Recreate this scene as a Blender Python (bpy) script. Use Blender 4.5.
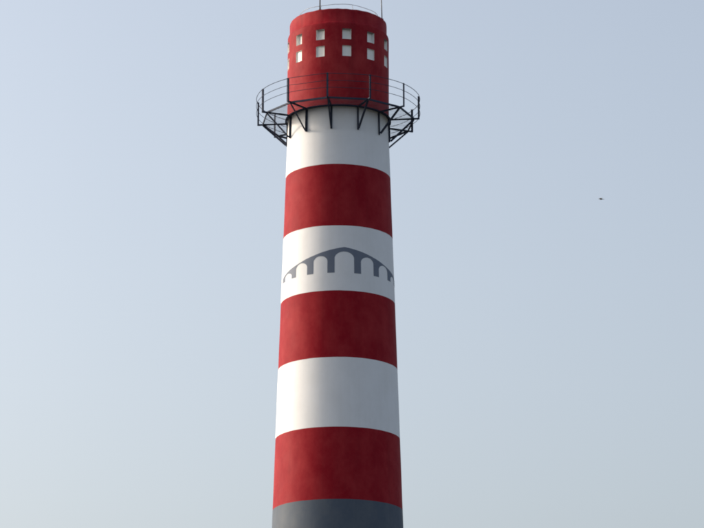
import bpy, bmesh, math, random
from mathutils import Vector, Matrix, noise
random.seed(7)
R = math.radians
sc = bpy.context.scene
for o in list(bpy.data.objects): bpy.data.objects.remove(o)
col = sc.collection

# ------------------------------------------------------------------ camera
F_PX, W_PX = 2900.0, 704.0              # focal length in photo pixels, photo width
CAM = Vector((0, -130.0, 1.6)); PITCH = R(15.6); YAW = math.atan(14.0/F_PX/math.cos(R(15.6)))
cd = bpy.data.cameras.new('camera'); cam = bpy.data.objects.new('camera', cd); col.objects.link(cam)
cd.sensor_fit = 'HORIZONTAL'; cd.sensor_width = 36.0; cd.lens = 36.0*F_PX/W_PX
cd.clip_start = 0.5; cd.clip_end = 12000
cam.location = CAM; cam.rotation_euler = (R(90)+PITCH, 0, -YAW)
sc.camera = cam

# ------------------------------------------------------------------ sky, sun, exposure
SUN_AZ, SUN_EL = R(-75.0), R(19.0)      # azimuth from +Y towards +X (the sun stands to the left, a little ahead)
world = bpy.data.worlds.new('World'); sc.world = world; world.use_nodes = True
wn, wl = world.node_tree.nodes, world.node_tree.links
wn.clear()
sky = wn.new('ShaderNodeTexSky'); sky.sky_type = 'NISHITA'; sky.sun_disc = False
sky.sun_elevation = SUN_EL; sky.sun_rotation = SUN_AZ % (2*math.pi)
sky.altitude = 0; sky.air_density = 1.0; sky.dust_density = 6.0; sky.ozone_density = 1.5
bg = wn.new('ShaderNodeBackground'); bg.inputs['Strength'].default_value = 0.15
wo = wn.new('ShaderNodeOutputWorld')
hs = wn.new('ShaderNodeHueSaturation'); hs.inputs['Saturation'].default_value = 0.63   # milky, hazy air
wl.new(sky.outputs[0], hs.inputs['Color']); wl.new(hs.outputs[0], bg.inputs['Color']); wl.new(bg.outputs[0], wo.inputs['Surface'])
sd = bpy.data.lights.new('sun', 'SUN'); sun = bpy.data.objects.new('sun', sd); col.objects.link(sun)
sd.energy = 1.5; sd.angle = R(5.0); sd.color = (1.0, 0.82, 0.61)   # low sun through haze: soft-edged shadows
sdir = Vector((math.sin(SUN_AZ)*math.cos(SUN_EL), math.cos(SUN_AZ)*math.cos(SUN_EL), math.sin(SUN_EL)))
sun.rotation_euler = (-sdir).to_track_quat('-Z', 'Y').to_euler(); sun.location = (-60, 20, 80)
sc.view_settings.view_transform = 'Standard'; sc.view_settings.look = 'None'
sc.view_settings.exposure = 0.87; sc.view_settings.gamma = 1.0
sc.view_settings.use_curve_mapping = False
sc.cycles.filter_width = 2.0             # the photograph is a little soft

# ------------------------------------------------------------------ materials
def new_mat(name):
    m = bpy.data.materials.new(name); m.use_nodes = True
    nt = m.node_tree; return m, nt.nodes, nt.links, nt.nodes['Principled BSDF']

def noise_tex(n, l, scale, detail=4, rough=.55, stretch=(1, 1, 1)):
    tc = n.new('ShaderNodeTexCoord'); mp = n.new('ShaderNodeMapping'); mp.inputs['Scale'].default_value = stretch
    t = n.new('ShaderNodeTexNoise'); t.inputs['Scale'].default_value = scale
    t.inputs['Detail'].default_value = detail; t.inputs['Roughness'].default_value = rough
    l.new(tc.outputs['Object'], mp.inputs[0]); l.new(mp.outputs[0], t.inputs['Vector'])
    return t.outputs['Fac']

def ramp(n, l, fac, a, b):
    r = n.new('ShaderNodeMapRange'); r.inputs[1].default_value = a; r.inputs[2].default_value = b
    l.new(fac, r.inputs[0]); return r.outputs[0]

def mix(n, l, fac, a, b, amount=1.0):
    mx = n.new('ShaderNodeMix'); mx.data_type = 'RGBA'
    mu = n.new('ShaderNodeMath'); mu.operation = 'MULTIPLY'; mu.inputs[1].default_value = amount
    l.new(fac, mu.inputs[0]); l.new(mu.outputs[0], mx.inputs[0])
    for s, v in ((6, a), (7, b)):
        if isinstance(v, tuple): mx.inputs[s].default_value = (*v, 1)
        else: l.new(v, mx.inputs[s])
    return mx.outputs[2]

def paint(name, base, faded, dirt, rough=.62, spec=.10, fade=.5, streak=.25):
    """masonry paint: faded patches, faint rain streaks, trowelled relief"""
    m, n, l, b = new_mat(name)
    patch = ramp(n, l, noise_tex(n, l, 1.1, 6, .62, (1, 1, .7)), .40, .68)
    fine = ramp(n, l, noise_tex(n, l, 5.5, 5, .65, (1, 1, .8)), .45, .75)
    strk = ramp(n, l, noise_tex(n, l, 3.2, 4, .6, (1, 1, .06)), .5, .78)
    c = mix(n, l, patch, base, faded, fade)
    c = mix(n, l, fine, c, faded, fade*.45)
    c = mix(n, l, strk, c, dirt, streak)
    l.new(c, b.inputs['Base Color'])
    rg = n.new('ShaderNodeMapRange'); rg.inputs[3].default_value = rough-.06; rg.inputs[4].default_value = rough+.1
    l.new(noise_tex(n, l, 2.3, 4), rg.inputs[0]); l.new(rg.outputs[0], b.inputs['Roughness'])
    b.inputs['Specular IOR Level'].default_value = spec
    bp = n.new('ShaderNodeBump'); bp.inputs['Strength'].default_value = .35; bp.inputs['Distance'].default_value = .012
    l.new(noise_tex(n, l, 3.5, 7, .62, (1, 1, 1.6)), bp.inputs['Height']); l.new(bp.outputs[0], b.inputs['Normal'])
    return m

def plain(name, c1, c2, rough, metallic=0.0, scale=6.0, spec=.5):
    m, n, l, b = new_mat(name)
    l.new(mix(n, l, ramp(n, l, noise_tex(n, l, scale, 5), .4, .7), c1, c2), b.inputs['Base Color'])
    b.inputs['Roughness'].default_value = rough; b.inputs['Metallic'].default_value = metallic
    b.inputs['Specular IOR Level'].default_value = spec
    return m

RED = paint('red_paint', (.225, .005, .013), (.34, .034, .038), (.15, .008, .014), fade=.48, streak=.25, spec=.06)
HEADRED = paint('red_head_paint', (.215, .006, .014), (.35, .042, .044), (.11, .012, .016), fade=.6, streak=.4, spec=.06)
WHITE = paint('white_paint', (.70, .715, .745), (.62, .63, .645), (.52, .52, .52), fade=.45, streak=.15)
GREY = paint('grey_paint', (.072, .092, .125), (.115, .13, .15), (.05, .063, .088))
EMBLEM = paint('emblem_paint', (.135, .160, .215), (.18, .20, .235), (.10, .12, .16), fade=.4)
PANEL = paint('white_recess_paint', (.80, .80, .78), (.70, .68, .65), (.45, .42, .40), fade=.3)
STEEL = plain('dark_blue_steel', (.026, .036, .066), (.042, .050, .074), .72, spec=.15)
GRATE = plain('grating_steel', (.10, .12, .15), (.16, .17, .19), .7, spec=.15)
RODM = plain('weathered_rod', (.05, .055, .07), (.09, .09, .10), .5)
WIRE = plain('galvanised_wire', (.30, .31, .33), (.40, .41, .42), .5)
SOFFIT = plain('dark_soffit', (.16, .15, .15), (.30, .28, .27), .8)
SOOT = plain('sooty_lining', (.03, .028, .026), (.06, .055, .05), .9)
BIRD = plain('grey_feathers', (.30, .31, .33), (.42, .43, .45), .8, scale=30)
GROUND = plain('gravelly_ground', (.060, .062, .052), (.11, .105, .095), .95, scale=.05, spec=.1)

# ------------------------------------------------------------------ helpers
def link(name, me, m, parent=None, smooth=False, kind=None, label=None):
    o = bpy.data.objects.new(name, me); col.objects.link(o); o.parent = parent
    if m and not me.materials: me.materials.append(m)
    if smooth:
        for p in me.polygons: p.use_smooth = True
    if kind: o['kind'] = kind
    if label: o['label'] = label
    return o

def mesh_py(name, v, f):
    me = bpy.data.meshes.new(name); me.from_pydata(v, [], f); me.update(); return me

def cyl(r, t, z): return Vector((r*math.sin(t), -r*math.cos(t), z))   # t: angle from the camera side

def revolve(name, rings, n=192, close=False):
    """rings: list of functions angle -> (r, z), bottom to top"""
    v, f = [], []
    for fn in rings:
        for i in range(n):
            t = 2*math.pi*i/n; r, z = fn(t); v.append(cyl(r, t, z))
    k = len(rings)
    for j in range(k if close else k-1):
        a, b = j*n, ((j+1) % k)*n
        for i in range(n):
            i2 = (i+1) % n
            f.append((a+i, a+i2, b+i2, b+i))
    return mesh_py(name, v, f)

def bar_verts(a, b, w, h, up=Vector((0, 0, 1))):
    d = (b-a).normalized(); s = d.cross(up)
    if s.length < 1e-4: s = d.cross(Vector((0, 1, 0)))
    s.normalize(); u = s.cross(d)
    return [p + s*(w/2*i) + u*(h/2*j) for p in (a, b) for i, j in ((-1, -1), (1, -1), (1, 1), (-1, 1))]
BAR_F = [(0, 1, 2, 3), (7, 6, 5, 4), (0, 4, 5, 1), (1, 5, 6, 2), (2, 6, 7, 3), (3, 7, 4, 0)]
def bar(name, a, b, w, h, m, parent, up=Vector((0, 0, 1))):
    return link(name, mesh_py(name, bar_verts(a, b, w, h, up), BAR_F), m, parent)

def angle_bar(name, a, b, w, t, m, parent, out):
    """an L-section steel angle from a to b; 'out' is the side its web faces"""
    d = (b-a).normalized(); s = d.cross(out).normalized(); u = s.cross(d).normalized()
    prof = [(-w/2, -w/2), (w/2, -w/2), (w/2, -w/2+t), (-w/2+t, -w/2+t), (-w/2+t, w/2), (-w/2, w/2)]
    v = [p + s*x + u*y for p in (a, b) for x, y in prof]
    f = [(0, 1, 2, 3), (0, 3, 4, 5), (9, 8, 7, 6), (11, 10, 9, 6)] + [(i, i+6, (i+1) % 6+6, (i+1) % 6) for i in range(6)]
    return link(name, mesh_py(name, v, f), m, parent)

def tube(name, pts, r, m, parent, sides=8, closed=False):
    v, f = [], []; n = len(pts)
    for i, p in enumerate(pts):
        if closed: d = pts[(i+1) % n]-pts[i-1]
        else: d = pts[min(i+1, n-1)]-pts[max(i-1, 0)]
        d.normalize(); ref = Vector((0, 0, 1)) if abs(d.z) < .9 else Vector((0, 1, 0))
        s = d.cross(ref).normalized(); u = s.cross(d)
        rr = r[i] if isinstance(r, (list, tuple)) else r
        for k in range(sides):
            a = 2*math.pi*k/sides; v.append(p + s*rr*math.cos(a) + u*rr*math.sin(a))
    for i in range(n if closed else n-1):
        a, b = i*sides, ((i+1) % n)*sides
        for k in range(sides):
            k2 = (k+1) % sides; f.append((a+k, a+k2, b+k2, b+k))
    if not closed: f += [tuple(range(sides-1, -1, -1)), tuple(range((n-1)*sides, n*sides))]
    return link(name, mesh_py(name, v, f), m, parent, smooth=True)

# ------------------------------------------------------------------ ground
gv, gf = [(0, 0, 0)], []
rings_r = [6, 15, 40, 100, 250, 600, 1500, 4000]
for r in rings_r:
    for i in range(96): gv.append((r*math.cos(i*math.pi/48), r*math.sin(i*math.pi/48), 0))
for i in range(96): gf.append((0, 1+i, 1+(i+1) % 96))
for j in range(len(rings_r)-1):
    for i in range(96):
        a = 1+j*96; gf.append((a+i, a+96+i, a+96+(i+1) % 96, a+(i+1) % 96))
g = link('ground', mesh_py('ground', gv, gf), GROUND, kind='structure')

# ------------------------------------------------------------------ the chimney
chim = bpy.data.objects.new('industrial_chimney', None); col.objects.link(chim)
chim['label'] = 'tall tapering chimney painted in red and white bands with a railed gallery near its top'
chim['category'] = 'chimney'
chim.empty_display_size = 3

def shaft_r(z): return 2.4537+.0319*(42.008-z)
def edge(k, z0):                       # hand-painted band edge: never quite level
    if k in (0, 7): return lambda t: z0
    return lambda t: z0 + .010*noise.noise(Vector((math.sin(t)*2.2, math.cos(t)*2.2, k*9.1))) \
                        + .004*noise.noise(Vector((math.sin(t)*14, math.cos(t)*14, k*3.3)))
levels = [0.0, 26.228, 29.538, 32.776, 35.915, 39.025, 42.008, 44.87]
bands = [('grey_band', GREY, 'dark grey lowest band of the shaft'),
         ('red_band', RED, 'lowest red band, just above the grey'),
         ('white_band', WHITE, 'plain white band between the two lower red bands'),
         ('red_band', RED, 'red band below the bridge emblem'),
         ('white_band', WHITE, 'white band with a grey painted arched bridge'),
         ('red_band', RED, 'red band above the bridge emblem'),
         ('white_band', WHITE, 'topmost white band under the railed gallery')]
band_obj = []
for k, (nm, m, lab) in enumerate(bands):
    lo, hi = edge(k, levels[k]), edge(k+1, levels[k+1])
    steps = 10 if k == 0 else 4
    rings = []
    for s in range(steps+1):
        def fn(t, s=s, lo=lo, hi=hi, steps=steps):
            z = lo(t)+(hi(t)-lo(t))*s/steps; return shaft_r(z), z
        rings.append(fn)
    band_obj.append(link(nm, revolve(nm, rings), m, chim, smooth=True, label=lab))

# the painted bridge on the middle white band (angles in degrees from its centre line)
DECK = [(0, 37.99), (8, 37.92), (15, 37.85), (24, 37.745), (32, 37.635), (40, 37.535), (47, 37.43), (54.5, 37.335), (64, 37.235), (74, 37.11), (79, 37.05), (83, 36.985)]
ARCH = [(0, 9.9, 37.77, .30), (24.6, 7.4, 37.58, .25), (46.5, 7.3, 37.365, .23), (67.7, 6.8, 37.06, .15)]   # centre, half width, crown, rise
PIER_Z = 36.76
def deck(a):
    a = abs(a)
    for (x0, y0), (x1, y1) in zip(DECK, DECK[1:]):
        if x0 <= a <= x1: return y0+(y1-y0)*(a-x0)/(x1-x0)
    return DECK[-1][1]
def under(a):
    a = abs(a)
    for c, h, top, rise in ARCH:
        if abs(a-c) < h: return top-rise+rise*math.sqrt(max(0, 1-((a-c)/h)**2))**1.15
    return PIER_Z
brk = sorted({s*(c+q*h) for c, h, _, _ in ARCH for q in (-1, 1) for s in (-1, 1)} | {-83.0, 83.0})
samples = []                            # (angle, lower z, upper z)
for a, b in zip(brk, brk[1:]):
    if b-a < .01: continue
    k = max(8, int((b-a)*2)); mid = (a+b)/2
    inside = under(mid) != PIER_Z
    for i in range(k+1):
        x = a+(b-a)*(.5-.5*math.cos(math.pi*i/k)) if inside else a+(b-a)*i/k
        lo = under(min(max(x, a+1e-4), b-1e-4)) if inside else PIER_Z
        samples.append((x, lo, deck(x)))
v, f = [], []
for a, lo, hi in samples:
    t = R(6.5+a)
    for z in (lo, hi):
        for off in (.0005, .005):
            v.append(cyl(shaft_r(z)+off, t, z))
for i in range(len(samples)-1):
    a, b = i*4, i*4+4
    f += [(a+1, b+1, b+3, a+3), (a, a+1, b+1, b)[::-1], (a+2, a+3, b+3, b+2)]
link('bridge_emblem', mesh_py('bridge_emblem', v, f), EMBLEM, band_obj[4], label='grey painted emblem of an arched bridge with seven arches')

# head: a cylinder with two rows of square recesses, a set-back collar on top
HR = 2.40; Z0, Z1 = 44.87, 49.00
NC, PH = 12, 9.5
WIN_W = R(10.0)
rows = [(47.31, 47.83, .06), (48.15, 48.67, .15)]      # bottom, top, depth
cuts = []
for c in range(NC):
    tc = R(PH+30*c)
    inner = [tc-WIN_W/2 + WIN_W*i/6 for i in range(7)]
    outer = [tc+WIN_W/2 + (R(30)-WIN_W)*i/12 for i in range(1, 12)]
    cuts += [(t, i < 6) for i, t in enumerate(inner)] + [(t, False) for t in outer]
zs = [Z0, 45.7, 46.5, rows[0][0], rows[0][1], rows[1][0], rows[1][1], Z1-.07]
n = len(cuts); v, f = [], []
prof = [(HR, z) for z in zs] + [(HR-.012, Z1-.02), (HR-.05, Z1+.03), (HR-.095, Z1+.06), (HR-.097, 49.62), (HR-.11, 49.68), (HR-.15, 49.705), (HR-.42, 49.70), (HR-.45, 49.66), (HR-.45, 45.2)]
def lump(t, z, k):      # plaster head: a little out of true
    return .012*noise.noise(Vector((math.sin(t)*3, math.cos(t)*3, z*1.3))) + (.010*noise.noise(Vector((math.sin(t)*11, math.cos(t)*11, z*2))) if k > 7 else 0)
for k, (r, z) in enumerate(prof):
    for t, _ in cuts: v.append(cyl(r+(lump(t, z, k) if 0 < k < 14 else 0), t, z + (.018*noise.noise(Vector((math.sin(t)*7, math.cos(t)*7, 4.4))) if 8 <= k < 14 else 0)))
for k in range(len(prof)-1):
    for i in range(n):
        if cuts[i][1] and k in (3, 5): continue
        i2 = (i+1) % n; f.append((k*n+i, k*n+i2, (k+1)*n+i2, (k+1)*n+i))
head_me = mesh_py('head', v, f)
head = link('head', head_me, HEADRED, chim, smooth=True, label='red head with two rows of small square white recesses')
for p in head_me.polygons: p.use_smooth = True
vv = [cyl(HR-.449, 2*math.pi*i/64, 45.25) for i in range(64)]
link('flue_floor', mesh_py('flue_floor', vv, [tuple(range(64))]), SOOT, head)
link('flue_lining', revolve('flue_lining', [lambda t: (HR-.456, 45.2), lambda t: (HR-.456, 49.6), lambda t: (HR-.452, 49.62)], 64), SOOT, head, smooth=True)
for c in range(NC):
    for k, (zb, zt, dep) in zip((3, 5), rows):
        # open five-sided recess, its front edge welded in place on the head's own opening
        i0 = c*18; front_b = [v[k*n+i0+i] for i in range(7)]; front_t = [v[(k+1)*n+i0+i] for i in range(7)]
        ctr = cyl(1, R(PH+30*c), 0); ctr.z = 0
        def back(p): 
            q = Vector((p.x, p.y, 0)); return Vector((q.x*(1-dep/q.length), q.y*(1-dep/q.length), p.z))
        fv = front_b+front_t; bv = [back(p) for p in fv]; V = fv+bv; F = []
        for i in range(6):
            F.append((14+i, 14+i+1, 21+i+1, 21+i))            # back panel
            F.append((i, i+1, 14+i+1, 14+i)); F.append((7+i, 21+i, 21+i+1, 7+i+1))
        F += [(0, 14, 21, 7), (6, 13, 27, 20)]
        wme = mesh_py('window_recess', V, F); link('window_recess', wme, PANEL, head)
        if dep > .1:                                           # the deep upper recesses have a soffit darker than their white panels
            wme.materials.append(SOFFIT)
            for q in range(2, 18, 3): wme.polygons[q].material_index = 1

# ------------------------------------------------------------------ lightning protection on the rim
for t, r0, h, lean in ((-23.0, .032, 2.6, .0), (69.5, .026, 2.6, -.03)):
    base = cyl(HR-.19, R(t), 49.69); pts = [base + Vector((lean*s*h, 0, s*h)) for s in (0, .3, .6, .9, 1.0)]
    rd = tube('lightning_rod', pts, [r0, r0, r0*.85, r0*.6, .004], RODM, chim, sides=8)
    tube('rod_foot', [base, base+Vector((0, 0, .05))], .07, RODM, rd, sides=12)
ring = [cyl(1.90, 2*math.pi*i/96, 50.05 + .02*math.sin(i*.4)) for i in range(96)]
rg = tube('conductor_ring', ring, .011, WIRE, chim, sides=6, closed=True)
for i in range(8):
    t = R(20+45*i); tube('ring_bracket', [cyl(2.02, t, 49.69), cyl(1.96, t, 49.9), cyl(1.90, t, 50.05)], .010, WIRE, rg, sides=6)

# ------------------------------------------------------------------ the gallery
GZ = 44.90
ANG = [R(-7.5+30*i) for i in range(12)]
RV, RP = 3.60, 3.815                     # frame corners, railing posts
gal = link('gallery', revolve('gallery', [lambda t: (2.415, GZ-.075), lambda t: (2.50, GZ-.075), lambda t: (2.50, GZ), lambda t: (2.415, GZ)], 96, close=True),
           STEEL, chim, label='dark steel ring gallery with railing and braced brackets')
UP = Vector((0, 0, 1))
for i, t in enumerate(ANG):
    t2 = ANG[(i+1) % 12]
    o = cyl(1, t, 0).normalized()
    a, b = cyl(RV, t, GZ-.04), cyl(RV, t2, GZ-.04); d = (b-a).normalized()
    bar('edge_beam', a+d*.045, b-d*.045, .05, .085, STEEL, gal)
    bar('radial_beam', cyl(2.503, t, GZ-.041), cyl(RP+.03, t, GZ-.041), .062, .07, STEEL, gal)
    wb = GZ-1.16
    rw = shaft_r(wb)
    angle_bar('wall_strut', cyl(rw+.045, t, wb), cyl(shaft_r(GZ)+.055, t, GZ-.078), .085, .022, STEEL, gal, o)
    angle_bar('diagonal_brace', cyl(rw+.095, t, wb+.06), cyl(RV-.02, t, GZ-.085), .075, .02, STEEL, gal, Vector((-o.y, o.x, 0)))
    angle_bar('post', cyl(RP, t, GZ-.07), cyl(RP, t, GZ+1.08), .082, .022, STEEL, gal, -o)
for h, r in ((1.04, .014), (.70, .012), (.36, .012)):
    pts = []
    for i in range(144):
        t = 2*math.pi*i/144; ph = ((math.degrees(t)+7.5) % 30)/30
        pts.append(cyl(RP+.045+.018*math.sin(math.pi*ph)*noise.noise(Vector((i//12, h*5, 1))), t, GZ+h-.035*math.sin(math.pi*ph)**1 *(.5+noise.noise(Vector((i//12*1.7, h*9, 2))))))
    tube('rail', pts, r, STEEL, gal, sides=6, closed=True)
# open bar grating of the floor, clipped to the twelve-sided frame and the shaft
v, f = [], []
apo = RV*math.cos(R(15))-.03
def spans(x, axis):
    lo, hi = -9.0, 9.0
    for k in range(12):
        nd = cyl(1, R(7.5+30*k), 0); p, q = (nd.x, nd.y) if axis == 'y' else (nd.y, nd.x)
        # x*p + s*q <= apo
        if abs(q) < 1e-6:
            if x*p > apo: return []
            continue
        s = (apo-x*p)/q
        if q > 0: hi = min(hi, s)
        else: lo = max(lo, s)
    if hi <= lo: return []
    rin = 2.49
    if abs(x) < rin:
        c = math.sqrt(rin*rin-x*x); return [(lo, -c), (c, hi)]
    return [(lo, hi)]
for axis, pitch, w, h in (('y', .042, .006, .020), ('x', .20, .008, .008)):
    x = -3.6
    while x < 3.6:
        for lo, hi in spans(x, axis):
            if hi-lo < .03: continue
            a, b = (Vector((x, lo, GZ-.016)), Vector((x, hi, GZ-.016))) if axis == 'y' else (Vector((lo, x, GZ-.012)), Vector((hi, x, GZ-.012)))
            k = len(v); v += bar_verts(a, b, w, h); f += [tuple(k+q for q in fc) for fc in BAR_F]
        x += pitch
link('floor_grating', mesh_py('floor_grating', v, f), GRATE, gal, kind='stuff')

# ------------------------------------------------------------------ the bird
def pixel_dir(px, py):
    d = Vector(((px-W_PX/2)/F_PX, -(py-264.0)/F_PX, -1.0)); return (cam.rotation_euler.to_matrix() @ d).normalized()
bm = bmesh.new()
def loft(secs, sides=12):
    prev = None
    for x, y, z, ry, rz in secs:
        ring = [bm.verts.new((x, y+ry*math.cos(2*math.pi*k/sides), z+rz*math.sin(2*math.pi*k/sides))) for k in range(sides)]
        if prev:
            for k in range(sides): bm.faces.new((prev[k], prev[(k+1) % sides], ring[(k+1) % sides], ring[k]))
        else: bm.faces.new(ring[::-1])
        prev = ring
    bm.faces.new(prev)
loft([(-.170, 0, -.004, .003, .003), (-.150, 0, 0, .007, .007), (-.138, 0, .003, .020, .020), (-.115, 0, .006, .026, .025), (-.09, 0, .002, .026, .026), (-.04, 0, -.006, .044, .043),
      (.02, 0, -.006, .044, .042), (.08, 0, -.002, .028, .026), (.12, 0, 0, .024, .012), (.19, 0, -.002, .045, .006), (.20, 0, -.002, .04, .005)])
for s in (-1, 1):
    prev = None
    for yy, xc, ch, zz in ((.02, -.01, .15, .006), (.10, -.03, .14, .016), (.18, -.035, .12, .022), (.25, -.005, .09, .020), (.31, .035, .05, .012), (.335, .06, .015, .006)):
        th = .008
        r4 = [bm.verts.new((xc+ch*a, s*yy, zz+b*th)) for a, b in ((-.5, 0), (-.3, .8), (.5, .3), (.5, -.3), (-.3, -.8))]
        if prev:
            for k in range(5):
                q = (prev[k], prev[(k+1) % 5], r4[(k+1) % 5], r4[k]); bm.faces.new(q)
        else: bm.faces.new(r4)
        prev = r4
    bm.faces.new(prev)
bmesh.ops.recalc_face_normals(bm, faces=bm.faces)
me = bpy.data.meshes.new('bird'); bm.to_mesh(me); bm.free()
bird = link('bird', me, BIRD, smooth=True)
rm = bird.modifiers.new('one_skin', 'REMESH'); rm.mode = 'VOXEL'; rm.voxel_size = .006; rm.use_smooth_shade = True
bird.location = CAM + pixel_dir(601, 199)*150
bird.rotation_euler = (R(9), R(5), R(6)); bird.scale = (.88, .88, .88)
bird['label'] = 'small dark bird flying alone in the pale sky right of the chimney'; bird['category'] = 'bird'
